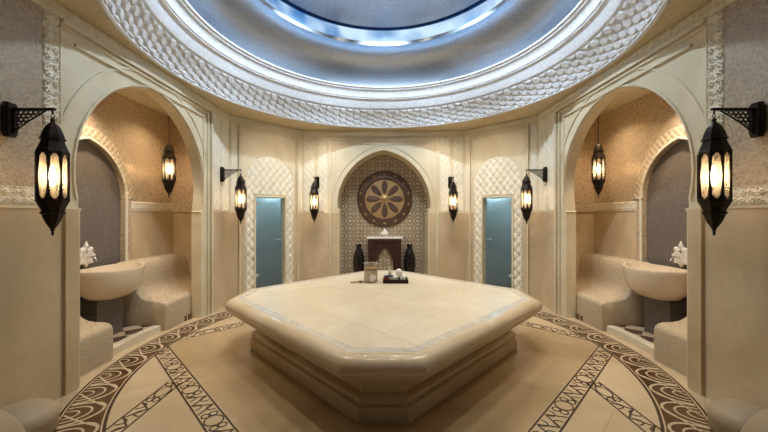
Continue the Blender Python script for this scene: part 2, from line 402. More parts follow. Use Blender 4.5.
# ---------------------------------------------------------------- setting: floor
RO, RI = 3.05, 2.76
bm = bmesh.new()
fv = [bm.verts.new(p) for p in ((-4.4,-3,0),(4.4,-3,0),(4.4,8.5,0),(-4.4,8.5,0),(-4.4,-3,-.2),(4.4,-3,-.2),(4.4,8.5,-.2),(-4.4,8.5,-.2))]
for idx in ((0,1,2,3),(4,5,6,7),(0,1,5,4),(1,2,6,5),(2,3,7,6),(3,0,4,7)): bm.faces.new([fv[i] for i in idx])
obj('floor', bm, FLOOR, kind='structure')
def ringplate(bm, r0, r1, z0, z1, a0=0, a1=2*pi, seg=128, mat=0):
    n = seg; full = abs(a1-a0-2*pi) < 1e-6
    L_ = []
    for k in range(n+1):
        a = a0+(a1-a0)*k/n; c, s = cos(a), sin(a)
        L_.append([bm.verts.new((r*c, CY+r*s, z)) for r, z in ((r0,z0),(r0,z1),(r1,z1),(r1,z0))])
    for k in range(n):
        p, q = L_[k], L_[k+1]
        for i in range(4):
            j = (i+1) % 4
            bm.faces.new((p[i], q[i], q[j], p[j])).material_index = mat
    if not full:
        for p in (L_[0], L_[-1]): bm.faces.new(p).material_index = mat
def ribbon(bm, pts, w, z, mat=0, closed=False):
    n = len(pts); L_ = []
    for i, p in enumerate(pts):
        a = pts[i-1] if (closed or i > 0) else pts[0]; b = pts[(i+1)%n] if (closed or i < n-1) else pts[-1]
        dx, dy = b[0]-a[0], b[1]-a[1]; l = math.hypot(dx, dy) or 1
        ox, oy = -dy/l*w/2, dx/l*w/2
        L_.append((bm.verts.new((p[0]+ox, p[1]+oy, z)), bm.verts.new((p[0]-ox, p[1]-oy, z)), bm.verts.new((p[0]-ox, p[1]-oy, .0002)), bm.verts.new((p[0]+ox, p[1]+oy, .0002))))
    for i in range(n if closed else n-1):
        p, q = L_[i], L_[(i+1)%n]
        for a_, b_ in ((0,1),(1,2),(3,0)): bm.faces.new((p[a_], p[b_], q[b_], q[a_])).material_index = mat
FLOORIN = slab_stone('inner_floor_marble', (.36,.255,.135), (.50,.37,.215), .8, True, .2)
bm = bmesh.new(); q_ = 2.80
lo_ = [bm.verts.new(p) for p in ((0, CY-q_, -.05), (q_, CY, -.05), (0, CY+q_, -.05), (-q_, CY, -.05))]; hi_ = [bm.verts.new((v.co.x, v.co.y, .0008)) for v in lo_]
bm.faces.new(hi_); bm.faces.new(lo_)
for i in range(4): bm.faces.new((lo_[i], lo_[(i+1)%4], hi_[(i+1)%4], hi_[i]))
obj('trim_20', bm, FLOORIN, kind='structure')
# brown circular band with pale guilloche
bm = bmesh.new(); ringplate(bm, RI, RO, -.01, .0012)
ringplate(bm, RI-.035, RI-.012, -.01, .0015, mat=1)
ringplate(bm, RO+.012, RO+.03, -.01, .0015, mat=1)
NU = 54
def pol(r, a): return (r*cos(a), CY+r*sin(a))
rm = (RI+RO)/2; da = 2*pi/NU
for k in range(NU):
    a0 = k*da
    # rounded arches opening to the outer rim, drawn as double cream lines
    for q, w_ in ((1.0, .021), (.68, .016), (.36, .013)):
        pts = []
        for i in range(17):
            t = pi*i/16
            pts.append(pol(RO-.012-(RO-RI-.03)*q*sin(t)**.75, a0+da*(.5-.47*q*cos(t))))
        ribbon(bm, pts, w_, .0022+.0002*q, 2)
    pts = [pol(RO-.01+(RI+.02-RO)*t, a0+da*(.5+1.0*t-.03)) for t in [i/10 for i in range(11)]]
    ribbon(bm, pts, .014, .0026, 2)
obj('trim_1', bm, [BROWN, DARKIN, CREAMIN], kind='structure', recalc=False)
# scroll strips: a rotated square and the corners of an upright one
def strip(bm, p0, p1, w):
    d = Vector((p1[0]-p0[0], p1[1]-p0[1])); Lg = d.length; d.normalize(); nn = Vector((-d.y, d.x))
    def T(s, t): return (p0[0]+d.x*s+nn.x*t, p0[1]+d.y*s+nn.y*t)
    for t in (-w/2, w/2): ribbon(bm, [T(0,t), T(Lg,t)], .016, .0016)
    unit = .62; m = max(1, round(Lg/unit)); un = Lg/m; h = w/2-.014; lw = .012
    for k in range(m):
        s0 = k*un
        def circ(cx, r, ry=None, off=0): 
            ry = ry or r
            ribbon(bm, [T(s0+cx+r*cos(2*pi*i/20), off+ry*sin(2*pi*i/20)) for i in range(20)], lw, .0018, closed=True)
        circ(un*.22, un*.11, h); 
        circ(un*.06, .03, .03, h*.45); circ(un*.06, .03, .03, -h*.45); circ(un*.38, .03, .03, h*.45); circ(un*.38, .03, .03, -h*.45)
        zz = [T(s0+un*.44, -h), T(s0+un*.56, h), T(s0+un*.70, -h), T(s0+un*.84, h), T(s0+un*.97, -h)]
        for i in range(4): ribbon(bm, zz[i:i+2], .014, .002+.0001*(i%2))
        for cx in (.5, .63, .77, .9):
            sg = 1 if cx in (.63, .9) else -1
            ribbon(bm, [T(s0+un*cx+.04*cos(t), sg*h*.95-sg*.06*sin(t)) for t in [pi*i/10 for i in range(11)]], lw, .0017)
bm = bmesh.new(); c = 2.94; wq = .17
cr = [(0, CY-c), (c, CY), (0, CY+c), (-c, CY)]
for i in range(4): 
    p, q = Vector(cr[i]), Vector(cr[(i+1)%4]); d = (q-p).normalized(); strip(bm, p+d*.12, q-d*.12, wq)
s_ = 2.07
for sx in (-1, 1):
    for sy in (-1, 1):
        x0 = c-s_+.10
        strip(bm, (sx*s_, CY+sy*x0), (sx*s_, CY+sy*(sqrt(RI**2-s_**2)-.05)), .14)
        strip(bm, (sx*x0, CY+sy*s_), (sx*(sqrt(RI**2-s_**2)-.05), CY+sy*s_), .14)
obj('trim_2', bm, DARKIN, kind='structure', recalc=False)

# ---------------------------------------------------------------- setting: walls
PEAK, HW1 = 3.26, 1.09
def corner_panel(bm, fr, ua, ub):
    """two carved verticals and a smooth field between, above the dado line"""
    relief(bm, fr, ua, ub, 1.75, ZC-.14, h_chain(.14, .26), .016, .016)
for s, side in ((-1, 'left'), (1, 'right')):
    fr = Fr((s*A, CY, 0), (0, 1, 0), (-s, 0, 0))
    # the wall plate with its arch
    bm = bmesh.new()
    ar = arch(0, 1.04, 1.72, HW1, PEAK, .08, z0=.0)
    outer = [(YN-CY, 0)]+ar[:1]  # outline: foot of the arch opens through the bottom edge
    loop = [(YN-CY, 0)] + [(u, v) for u, v in ar] + [(YF-CY, 0), (YF-CY, ZC), (YN-CY, ZC)]
    plate_with_holes(bm, fr, loop, [], -.16, 0)
    obj('wall_'+side, bm, CREAM, kind='structure', smooth=30)
    # raised architrave round the arch, moulded frame, inner panel line, dado
    bm = bmesh.new()
    arc = [p for p in ar if p[1] > 1.735]
    band(bm, fr, offset_open(arc, .015), offset_open(arc, .035), -.004, .018)
    band(bm, fr, offset_open(arc, .19), offset_open(arc, .215), -.004, .014)
    fbox(bm, fr, 5.435-CY, 5.49-CY, 0, 3.45, -.004, .05); fbox(bm, fr, 5.36-CY, 5.40-CY, 0, 3.385, -.004, .03); fbox(bm, fr, 5.25-CY, 5.275-CY, 1.9, 3.29, -.004, .02)
    fbox(bm, fr, 2.93-CY, 5.435-CY, 3.41, 3.45, -.004, .04); fbox(bm, fr, 2.93-CY, 5.36-CY, 3.365, 3.385, -.004, .02); fbox(bm, fr, 3.07-CY, 5.25-CY, 3.265, 3.29, -.004, .025)
    fbox(bm, fr, 2.93-CY, 2.955-CY, 1.735, 3.41, -.004, .012)
    fbox(bm, fr, YN-CY, 2.93-CY, 1.715, 1.735, -.004, .02); fbox(bm, fr, 5.49-CY, YF-CY-.02, 1.715, 1.735, -.004, .02)
    obj('trim_3', bm, CREAM, kind='structure')
    bm = bmesh.new()
    fbox(bm, fr, YN-CY, 2.93-CY, 0, 1.715, -.004, .012); fbox(bm, fr, 2.955-CY, 3.085-CY, 0, 1.715, -.004, .035); fbox(bm, fr, 5.49-CY, YF-CY-.01, 0, 1.715, -.004, .012)
    obj('trim_19', bm, CREAMLOW, kind='structure')
    # carved cornice, strips and frieze
    bm = bmesh.new()
    relief(bm, fr, YN-CY, YF-CY, 3.455, ZC, h_arab(.15), .011, .022)
    relief(bm, fr, 2.78-CY, 2.925-CY, 1.74, 3.45, h_arab(.15), .007, .024)
    relief(bm, fr, 5.50-CY, 5.80-CY, 1.74, 3.45, h_scale(.13, .17), .013, .011)
    relief(bm, fr, 5.82-CY, 6.11-CY, 1.74, 3.45, h_scale(.13, .17), .013, .011)
    relief(bm, fr, 2.21-CY, 2.775-CY, 1.74, 1.89, h_arab(.13), .007, .022)
    obj('trim_4', bm, CARVE, kind='structure', smooth=60)
    # shell mosaic fields beside the lantern brackets
    bm = bmesh.new()
    fbox(bm, fr, 2.21-CY, 2.775-CY, 1.895, 3.45, -.004, .006)
    obj('trim_5', bm, SHELL, kind='structure')
    # alcove shell
    bx_, by0, by1 = 3.85, 2.46, 5.88
    frb = Fr((s*bx_, 4.20, 0), (0, 1, 0), (-s, 0, 0))
    dk = arch(0, .58, 1.72, .60, 2.66, .3, z0=0.0, cusp=False)
    bm = bmesh.new()
    loop = [(by0-4.2-.1, 0)]+dk+[(by1-4.2+.1, 0), (by1-4.2+.1, 3.5), (by0-4.2-.1, 3.5)]
    plate_with_holes(bm, frb, loop, [], -.07, 0)
    obj('wall_alcove_back_'+side, bm, SHELLN, kind='structure')
    bm = bmesh.new(); fbox(bm, frb, -.75, .75, 0, 2.8, -.2, -.071); obj('wall_alcove_recess_'+side, bm, SLATE, kind='structure')
    bm = bmesh.new(); band(bm, frb, dk, offset_open(dk, .035), -.004, .016)
    fbox(bm, frb, by0-4.2, -.70, 1.735, 1.75, -.004, .02); fbox(bm, frb, .70, by1-4.2, 1.735, 1.75, -.004, .02)
    obj('trim_6', bm, CARVE, kind='structure')
    bm = bmesh.new()
    outk = offset_open(dk, .22); ipol = outk
    def inside(u, v):
        # between the dark arch and a larger arch, above the dado
        if v < 1.9: return False
        if abs(u) > .76: return False
        zz = 1.9+.92*max(0, 1-(abs(u)/.76)**2.0)**.6
        return v < zz and not (abs(u) < .6 and v < 1.88+.80*max(0, 1-(abs(u)/.62)**1.8)**.6)
    relief(bm, frb, -.9, .9, 1.8, 3.0, h_scale(.09, .11), .012, .012, inside=inside)
    obj('trim_21', bm, NICHEC, kind='structure', smooth=60); bm = bmesh.new()
    relief(bm, frb, .70, by1-4.2, 1.75, 1.88, h_arab(.085), .013, .014)
    relief(bm, frb, by0-4.2, -.70, 1.75, 1.88, h_arab(.085), .02, .014)
    obj('trim_7', bm, CARVE, kind='structure', smooth=60)
    bm = bmesh.new()
    fbox(bm, frb, .70, by1-4.2, 0, 1.735, -.004, .012); fbox(bm, frb, by0-4.2, -.70, 0, 1.735, -.004, .012)
    obj('trim_8', bm, CREAMLOW, kind='structure')
    bm = bmesh.new()
    for yy, nm in ((by1, 1), (by0, -1)):
        f2 = Fr((s*3.17, yy, 0), (s, 0, 0), (0, -nm, 0))
        fbox(bm, f2, -.02, .78, 1.735, 3.5, -.1, 0, 0); fbox(bm, f2, -.02, .78, 0, 1.735, -.1, 0.004, 1)
        fbox(bm, f2, 0, .67, 1.72, 1.74, 0, .02, 1)
    obj('wall_alcove_ends_'+side, bm, [SHELLN, CREAMLOW], kind='structure')
    bm = bmesh.new(); box(bm, (s*3.55, 4.17, 3.48), (.82, 3.7, .1)); obj('ceiling_alcove_'+side, bm, CREAM, kind='structure')
    # raised alcove floor with a curved front
    bm = bmesh.new(); pts = []
    for i in range(25):
        y = 2.46+(5.88-2.46)*i/24; r = 3.24; d = y-CY
        x = max(2.98 if abs(d) < 1.03 else 3.19, sqrt(max(0, r*r-d*d)))
        pts.append((s*x, y))
    pts += [(s*3.86, 5.88), (s*3.86, 2.46)]
    lo = [bm.verts.new((x, y, .0)) for x, y in pts]; hi = [bm.verts.new((x, y, .08)) for x, y in pts]
    bm.faces.new(lo); bm.faces.new(hi)
    for i in range(len(pts)): j = (i+1) % len(pts); bm.faces.new((lo[i], lo[j], hi[j], hi[i]))
    obj('floor_alcove_'+side, bm, None or ALCF, kind='structure')
    bm = bmesh.new()
    inn = [(s*(sqrt(3.20**2-(1.0*(-1+2*i/24))**2)), CY+1.0*(-1+2*i/24)) for i in range(25)]
    for k in range(24):
        pass
    a0 = math.asin(.42/3.27)
    if s > 0: ringplate(bm, 3.20, 3.31, 0, .088, -a0, a0, 32)
    else: ringplate(bm, 3.20, 3.31, 0, .088, pi-a0, pi+a0, 32)
    obj('trim_9', bm, CREAM, kind='structure')

# back wall with pointed recess
fb = Fr((0, YB, 0), (1, 0, 0), (0, -1, 0))
bk = arch(0, 1.0, 1.80, 1.045, 3.13, .22, z0=0)
bm = bmesh.new()
plate_with_holes(bm, fb, [(-CXB-.1, 0)]+bk+[(CXB+.1, 0), (CXB+.1, ZC), (-CXB-.1, ZC)], [], -.5, 0)
obj('wall_back', bm, CREAM, kind='structure', smooth=30)
bm = bmesh.new(); fbox(bm, fb, -1.3, 1.3, 0, 3.3, -.62, -.5); obj('wall_recess', bm, STAR, kind='structure')
bm = bmesh.new(); arc = [p for p in bk if p[1] > 1.82]
band(bm, fb, offset_open(arc, .01), offset_open(arc, .035), -.004, .02); band(bm, fb, offset_open(arc, .12), offset_open(arc, .14), -.004, .012)
frame_strip(bm, fb, -1.22, 1.22, 0, 3.40, .045, .035); frame_strip(bm, fb, -1.10, 1.10, 1.8, 3.28, .02, .015)
for sx in (-1, 1): fbox(bm, fb, min(sx*1.26, sx*1.82), max(sx*1.26, sx*1.82), 1.715, 1.735, -.004, .02)
obj('trim_10', bm, CREAM, kind='structure')
bm = bmesh.new()
for sx in (-1, 1):
    for ua, ub in ((1.235, 1.82), (1.02, 1.17)): fbox(bm, fb, min(sx*ua, sx*ub), max(sx*ua, sx*ub), 0, 1.715, -.004, .012)
obj('trim_19', bm, CREAMLOW, kind='structure')
bm = bmesh.new()
for sx in (-1, 1):
    relief(bm, fb, min(sx*1.27, sx*1.50), max(sx*1.27, sx*1.50), 1.74, 3.45, h_scale(.13, .17), .014, .011)
    relief(bm, fb, min(sx*1.56, sx*1.80), max(sx*1.56, sx*1.80), 1.74, 3.45, h_scale(.13, .17), .014, .011)
relief(bm, fb, -CXB, CXB, 3.455, ZC, h_arab(.11), .018, .016)
obj('trim_11', bm, CARVE, kind='structure', smooth=60)
# diagonal walls with doors
DL = sqrt(2)*1.12
for s, side in ((-1, 'left'), (1, 'right')):
    fd = Fr((s*A, YF, 0), (-s, 1, 0), (-s, -1, 0)); dc = .585*sqrt(2); dw = .318; dh = 2.04
    bm = bmesh.new()
    plate_with_holes(bm, fd, [(-.02, 0), (dc-dw, 0), (dc-dw, dh), (dc+dw, dh), (dc+dw, 0), (DL+.02, 0), (DL+.02, ZC), (-.02, ZC)], [], -.18, 0)
    obj('wall_back_'+side, bm, CREAM, kind='structure')
    bm = bmesh.new()
    def inarch(u, v, dc=dc, dw=dw):
        x = abs(u-dc)
        if x < dw+.03 and v < dh+.04: return False
        if x > .52: return False
        return v < 2.22+.66*max(0, 1-(x/.535)**2)**.5*(1+.0*x)
    relief(bm, fd, dc-.53, dc+.53, 0.0, 2.93, h_scale(.15, .19), .0155, .022, inside=inarch)
    relief(bm, fd, .02, .15, 1.74, 3.45, h_chain(.065, .18), .014, .014)
    relief(bm, fd, DL-.09, DL-.01, 1.74, 3.45, h_chain(.04, .18), .014, .012)
    relief(bm, fd, 0, DL, 3.455, ZC, h_arab(.11), .018, .016)
    obj('trim_12', bm, CARVE, kind='structure', smooth=60)
    bm = bmesh.new()
    frame_strip(bm, fd, .18, DL-.12, 0, 3.43, .03, .045); frame_strip(bm, fd, .225, DL-.165, 1.75, 3.36, .018, .02)
    frame_strip(bm, fd, dc-dw-.035, dc+dw+.035, 0, dh+.035, .035, .035)
    fbox(bm, fd, .0, .18, 1.715, 1.735, -.004, .02)
    obj('trim_13', bm, CREAM, kind='structure')
    bm = bmesh.new()
    for ua, ub in ((.0, .18), (.21, dc-.54), (dc+.54, DL-.15), (DL-.12, DL-.01)): fbox(bm, fd, ua, ub, 0, 1.715, -.004, .010)
    obj('trim_19', bm, CREAMLOW, kind='structure')
    # steam room beyond the door
    bm = bmesh.new()
    fbox(bm, fd, dc-.8, dc+.8, -.05, 0.0, -1.6, -.18); fbox(bm, fd, dc-.8, dc+.8, 2.3, 2.35, -1.6, -.18)
    fbox(bm, fd, dc-.8, dc-.75, 0, 2.3, -1.6, -.18); fbox(bm, fd, dc+.75, dc+.8, 0, 2.3, -1.6, -.18); fbox(bm, fd, dc-.8, dc+.8, 0, 2.3, -1.65, -1.6)
    fbox(bm, fd, dc-.75, dc+.75, 0, .45, -1.6, -1.15)
    obj('wall_steam_room_'+side, bm, STEAM, kind='structure')
    point('steam_room_lamp', fd.P(dc+.45, 2.2, -.9), 20, (.72,.92,1.0), .05)
    droot = empty('door_%d' % (1 if s < 0 else 2), fd.P(dc, 0, -.09), 'frosted teal glass door on chrome hinges, %s of the mosaic recess' % side, 'door', rz=atan2(fd.u.y, fd.u.x)); droot['kind'] = 'structure'
    del droot['category']
    bm = bmesh.new(); box(bm, (0, 0, 1.02), (.61, .012, 2.0)); obj('glass_panel', bm, FROST, droot)
    for zz in (.42, 1.9):
        bm = bmesh.new(); box(bm, (-.26, 0, zz), (.10, .04, .055), bevel=.004); obj('hinge', bm, STEEL, droot)
    bm = bmesh.new(); 
    for yy in (-.035, .035): tube(bm, [(.18, 0, 1.15), (.18, yy, 1.15)], .008); tube(bm, [(.15, yy, 1.15), (.265, yy, 1.15)], .009)
    obj('handle', bm, STEEL, droot)

# soffit and ceiling ring
bm = bmesh.new(); RL = 2.85; n = 128
octo = [(A+.25, YN-.1-CY), (A+.25, YF+.1-CY), (CXB+.1, YB+.1-CY), (-CXB-.1, YB+.1-CY), (-A-.25, YF+.1-CY), (-A-.25, YN-.1-CY), (-CXB-.1, -3.2), (CXB+.1, -3.2)]
def ray_oct(a):
    d = (cos(a), sin(a)); best = 1e9
    for i in range(8):
        p, q = octo[i], octo[(i+1) % 8]; ex, ey = q[0]-p[0], q[1]-p[1]; den = d[0]*ey-d[1]*ex
        if abs(den) < 1e-9: continue
        t = (p[0]*ey-p[1]*ex)/den; w = (p[0]*d[1]-p[1]*d[0])/den
        if t > 0 and -.001 <= w <= 1.001: best = min(best, t)
    return best
L0 = []
for k in range(n):
    a = 2*pi*k/n; R1 = ray_oct(a); c_, s__ = cos(a), sin(a)
    L0.append([bm.verts.new((r*c_, CY+r*s__, z)) for r, z in ((RL, ZC), (R1, ZC), (R1, ZC+.12), (RL, ZC+.12))])
for k in range(n):
    p, q = L0[k], L0[(k+1) % n]
    for i in range(4): j = (i+1) % 4; bm.faces.new((p[i], q[i], q[j], p[j]))
obj('ceiling', bm, SOFFIT, kind='structure')
# dome ring mouldings
prof = [(2.87, 3.57), (2.845, 3.555), (2.825, 3.57), (2.83, 3.60)]
ctop = (2.66, 3.89)
prof2 = [(2.66, 3.89), (2.655, 3.915), (2.63, 3.915), (2.62, 3.93), (2.60, 4.02), (2.575, 4.07), (2.545, 4.085), (2.545, 4.105), (2.53, 4.11), (2.525, 4.17), (2.50, 4.23), (2.47, 4.25), (2.47, 4.28), (2.44, 4.285), (2.44, 4.31), (2.60, 4.31)]
def ring_surface(bm, prof, seg=160):
    rs = [[bm.verts.new((r*cos(2*pi*k/seg), CY+r*sin(2*pi*k/seg), z)) for k in range(seg)] for r, z in prof]
    for a, b in zip(rs, rs[1:]):
        for k in range(seg): bm.faces.new((a[k], a[(k+1)%seg], b[(k+1)%seg], b[k]))
bm = bmesh.new(); ring_surface(bm, prof); ring_surface(bm, prof2)
obj('trim_14', bm, PLASTER, kind='structure', smooth=35)
# carved net on the ring
bm = bmesh.new(); NS = 1500; NV = 36; 
def hc(u, v):
    best = 0
    for ci in (math.floor(u)-1, math.floor(u), math.floor(u)+1):
        o_ = .5*(ci % 2)
        for ri in (math.floor(v-o_)-1, math.floor(v-o_), math.floor(v-o_)+1):
            x = u-ci-.5; y = v-o_-ri-.5; x -= .22*y*(1 if ci % 2 else 1)
            d = (x/.47)**2+(y/.60)**2
            if d < 1: best = max(best, min(1, (1-d)*2.2)*(.6+.4*min(1, max(0, .5+x-.3*y))))
    return best
cols = []
dz = ctop[1]-3.60; dr = ctop[0]-2.83; ln = math.hypot(dz, dr); nr, nz = -dz/ln, dr/ln
NC = 118
for k in range(NS):
    a = 2*pi*k/NS; col = []
    for j in range(NV+1):
        t = j/NV; u = a/(2*pi)*NC
        h = 0 if j in (0, NV) else -.008+.034*hc(u, t*3.4+.1)
        # stylised links: each strand is thicker on its upper half
        r = 2.83+dr*t+nr*h+ .02*sin(pi*t); z = 3.60+dz*t+nz*h
        col.append(bm.verts.new((r*cos(a), CY+r*sin(a), z)))
    cols.append(col)
for k in range(NS):
    p, q = cols[k], cols[(k+1) % NS]
    for j in range(NV): bm.faces.new((p[j], q[j], q[j+1], p[j+1]))
obj('trim_15', bm, PLASTER, kind='structure', smooth=70)
# silver cove
bm = bmesh.new()
sp = [(2.62, 4.28)]+[(2.62-.56*(1-cos(t))*1.0, 4.30+.66*sin(t)) for t in [pi/2*i/14 for i in range(15)]]
sp += [(2.03, 4.96), (2.03, 4.925), (2.02, 4.925), (2.02, 4.99)]
ring_surface(bm, sp); obj('ceiling_dome', bm, SILVER, kind='structure', smooth=40)
# lit drum and oculus disc
def drum_mat():
    m, nt, b = new_mat('lit_drum'); L = nt.links
    n_ = nt.nodes.new('ShaderNodeTexNoise'); n_.inputs['Scale'].default_value = 1.6; L.new(coords(nt), n_.inputs['Vector'])
    r = ramp(nt, [(.36, (.05,.20,.50)), (.62, (.62,.82,1.0))]); L.new(n_.outputs[0], r.inputs[0])
    b.inputs['Base Color'].default_value = (.1,.15,.2,1); L.new(r.outputs[0], b.inputs['Emission Color']); b.inputs['Emission Strength'].default_value = .85
    return m
bm = bmesh.new(); ring_surface(bm, [(2.16, 4.99), (2.16, 5.29)]); obj('trim_16', bm, drum_mat(), kind='structure')
bm = bmesh.new(); ring_surface(bm, [(2.02, 4.99), (2.16, 4.99)]); ring_surface(bm, [(2.2, 5.29), (2.12, 5.29), (2.10, 5.27), (2.06, 5.29)])
obj('trim_17', bm, plain('blue_rim', (.03,.08,.2), .2, .6), kind='structure')
bm = bmesh.new(); lathe(bm, [(2.2, 5.295), (2.2, 5.33)], 96, (0, CY, 0)); 
m, nt, b = new_mat('oculus_leaf'); n_ = nt.nodes.new('ShaderNodeTexNoise'); n_.inputs['Scale'].default_value = 14; n_.inputs['Detail'].default_value = 8
nt.links.new(coords(nt, (1,3,1)), n_.inputs['Vector']); r_ = ramp(nt, [(.3, (.34,.38,.45)), (.7, (.50,.54,.60))]); nt.links.new(n_.outputs[0], r_.inputs[0]); nt.links.new(r_.outputs[0], b.inputs['Base Color']); b.inputs['Roughness'].default_value=.4; b.inputs['Metallic'].default_value=.3
obj('ceiling_oculus', bm, m, kind='structure')
# concealed LED strip in the ledge
bm = bmesh.new(); tube(bm, [(2.545*cos(2*pi*k/96), CY+2.545*sin(2*pi*k/96), 4.325) for k in range(96)], .010, 6, closed=True)
obj('trim_18', bm, emit('cove_led', (.36,.64,1.0), 7), kind='structure')

# ---------------------------------------------------------------- marble slab in the middle
SY = 4.22
def octv(o):
    a = 1.93-o; d = (1.585-o)*sqrt(2); z = d-a
    pts = [(a, z), (z, a), (-z, a), (-a, z), (-a, -z), (-z, -a), (z, -a), (a, -z)]
    return pts
def octsweep(bm, prof, mat=0, cap=True):
    rs = [[bm.verts.new((x, y, z)) for x, y in octv(o)] for o, z in prof]
    for a, b in zip(rs, rs[1:]):
        for k in range(8): bm.faces.new((a[k], a[(k+1)%8], b[(k+1)%8], b[k])).material_index = mat
    if cap: bm.faces.new(rs[0]).material_index = mat; bm.faces.new(rs[-1]).material_index = mat
slab = empty('marble_slab', (0, SY, 0), 'huge cream marble octagonal bathing slab in the middle of the room', 'massage slab')
bm = bmesh.new(); octsweep(bm, [(.30, .52), (.30, .63), (.115, .63), (.115, .52)], cap=False); 
rs = [bm.verts.new((x, y, .63)) for x, y in octv(.30)]; bm.faces.new(rs)
obj('slab_top', bm, SLAB, slab)
bm = bmesh.new(); octsweep(bm, [(.205, .628), (.205, .6315), (.125, .6315), (.125, .628)], cap=False); obj('inlay_band', bm, INLAYW, slab, label='pale grey marble inlay band')
bm = bmesh.new()
pr = [(.115, .60), (.115, .63), (.075, .629)]
for i in range(9):
    t = pi/2-pi*i/8*.86; pr.append((.078-.078*cos(t), .553+.077*sin(t)))
pr += [(.045, .478), (.045, .462), (.06, .462)]
octsweep(bm, pr, cap=False); obj('slab_rim', bm, RIMST, slab, smooth=40, label='rounded polished edge of the slab')
bm = bmesh.new()
octsweep(bm, [(.05, .463), (.14, .455), (.24, .42), (.31, .34), (.335, .26), (.34, .205), (.31, .20), (.285, .185), (.28, .165), (.285, .15), (.30, .142), (.30, .13), (.272, .12), (.265, .10), (.265, .0)], cap=True)
obj('plinth', bm, RIMST, slab, smooth=25)

# ---------------------------------------------------------------- benches, basins
def make_bench():
    """S-profile bench, runs along +Y from 0 to 1, front towards -X at x=0, depth .72"""
    pr = [(0, -.078), (0, .27), (.012, .305), (.04, .33), (.09, .345), (.20, .35), (.29, .365), (.36, .40), (.41, .46), (.435, .54), (.445, .64), (.46, .76), (.49, .85), (.53, .89), (.58, .90), (.718, .90), (.718, -.078)]
    bm = bmesh.new(); rs = []
    for y, ins in ((0, .02), (.02, .005), (.05, 0), (1.25, 0)):
        rs.append([bm.verts.new((x+(ins if x < .5 else 0), y, z-(ins if z > .1 else 0))) for x, z in pr])
    for a, b in zip(rs, rs[1:]):
        for k in range(len(pr)): bm.faces.new((a[k], a[(k+1)%len(pr)], b[(k+1)%len(pr)], b[k]))
    bm.faces.new(rs[0]); bm.faces.new(rs[-1]); return bm
def mirror_bm(bm, sx, sy):
    for v in bm.verts: v.co.x *= sx; v.co.y *= sy
    return bm
for s, side in ((-1, 'left'), (1, 'right')):
    for far in (1, -1):
        b_ = mirror_bm(make_bench(), s, far)
        obj('stone_bench', b_, BENCHM, smooth=50, loc=(s*3.12, 4.62 if far > 0 else 3.74, .08),
            label='curved beige mosaic bench in the %s alcove, %s' % (side, 'beyond the basin, lit by the hanging lantern' if far > 0 else 'nearest the camera, cut by the pier'), cat='bench', group='curved mosaic benches in the alcoves')
    # basin
    root = empty('wash_basin', (s*3.56, 4.20, .08), 'boat-shaped cream marble basin on a slate pedestal in the %s alcove' % side, 'basin', 'marble wash basins')
    bm = bmesh.new()
    pr = [(.02, .50), (.12, .505), (.20, .54), (.265, .62), (.295, .72), (.305, .82), (.31, .875), (.305, .887), (.285, .885), (.27, .80), (.22, .68), (.12, .61), (.02, .60)]
    seg = 48; rs = []
    for r, z in pr:
        rs.append([bm.verts.new((r*cos(2*pi*k/seg), r*1.42*sin(2*pi*k/seg)*(1+0*z), z+ (.022*(sin(2*pi*k/seg)**2) if z > .8 else 0))) for k in range(seg)])
    for a, b in zip(rs, rs[1:]):
        for k in range(seg): bm.faces.new((a[k], a[(k+1)%seg], b[(k+1)%seg], b[k]))
    bm.faces.new(rs[0]); bm.faces.new(rs[-1]); obj('bowl', bm, BASINST, root, smooth=50)
    bm = bmesh.new(); box(bm, (s*.14, 0, .25), (.28, .40, .50), bevel=.008); obj('pedestal', bm, square_mosaic('pedestal_slate', (.12,.105,.09), (.18,.16,.14), 'X', .03), root)
    # ornate tap on the back wall
    root = empty('wall_tap', (s*3.90, 4.20, 1.0), 'ornate white lobed tap plate above the basin in the %s alcove' % side, 'tap', 'ornate wall taps')
    bm = bmesh.new(); pts = []
    for k in range(64):
        a = 2*pi*k/64; r = .118+.016*cos(8*a)+.006*cos(16*a); pts.append((r*cos(a), .13+1.12*r*sin(a)))
    fo = [bm.verts.new((-s*.00, x, z)) for x, z in pts]; fi = [bm.verts.new((-s*.03, x*.94, .13+(z-.13)*.94)) for x, z in pts]
    fc = [bm.verts.new((-s*.04, x*.6, .13+(z-.13)*.6)) for x, z in pts]
    for k in range(64):
        j = (k+1) % 64; bm.faces.new((fo[k], fo[j], fi[j], fi[k])); bm.faces.new((fi[k], fi[j], fc[j], fc[k]))
    bm.faces.new(fc); bm.faces.new(fo)
    lathe(bm, [(.03, 0), (.018, .03), (.012, .05), (.001, .07)], 12, (-s*.02, 0, .255))
    obj('back_plate', bm, WHITEST, root, smooth=40)
    bm = bmesh.new(); tube(bm, [(-s*.04, 0, .11), (-s*.10, 0, .115), (-s*.14, 0, .10), (-s*.155, 0, .06)], [.016, .014, .012, .011], 10); obj('spout', bm, CHROME, root, smooth=50)
    for yy in (-.05, .05):
        bm = bmesh.new(); tube(bm, [(-s*.035, yy, .19), (-s*.075, yy, .19)], .007, 8)
        for q in range(2): tube(bm, [(-s*.075, yy-.03*cos(q*pi/2), .19-.03*sin(q*pi/2)), (-s*.075, yy+.03*cos(q*pi/2), .19+.03*sin(q*pi/2))], .006, 8)
        obj('cross_handle', bm, CHROME, root, smooth=50)

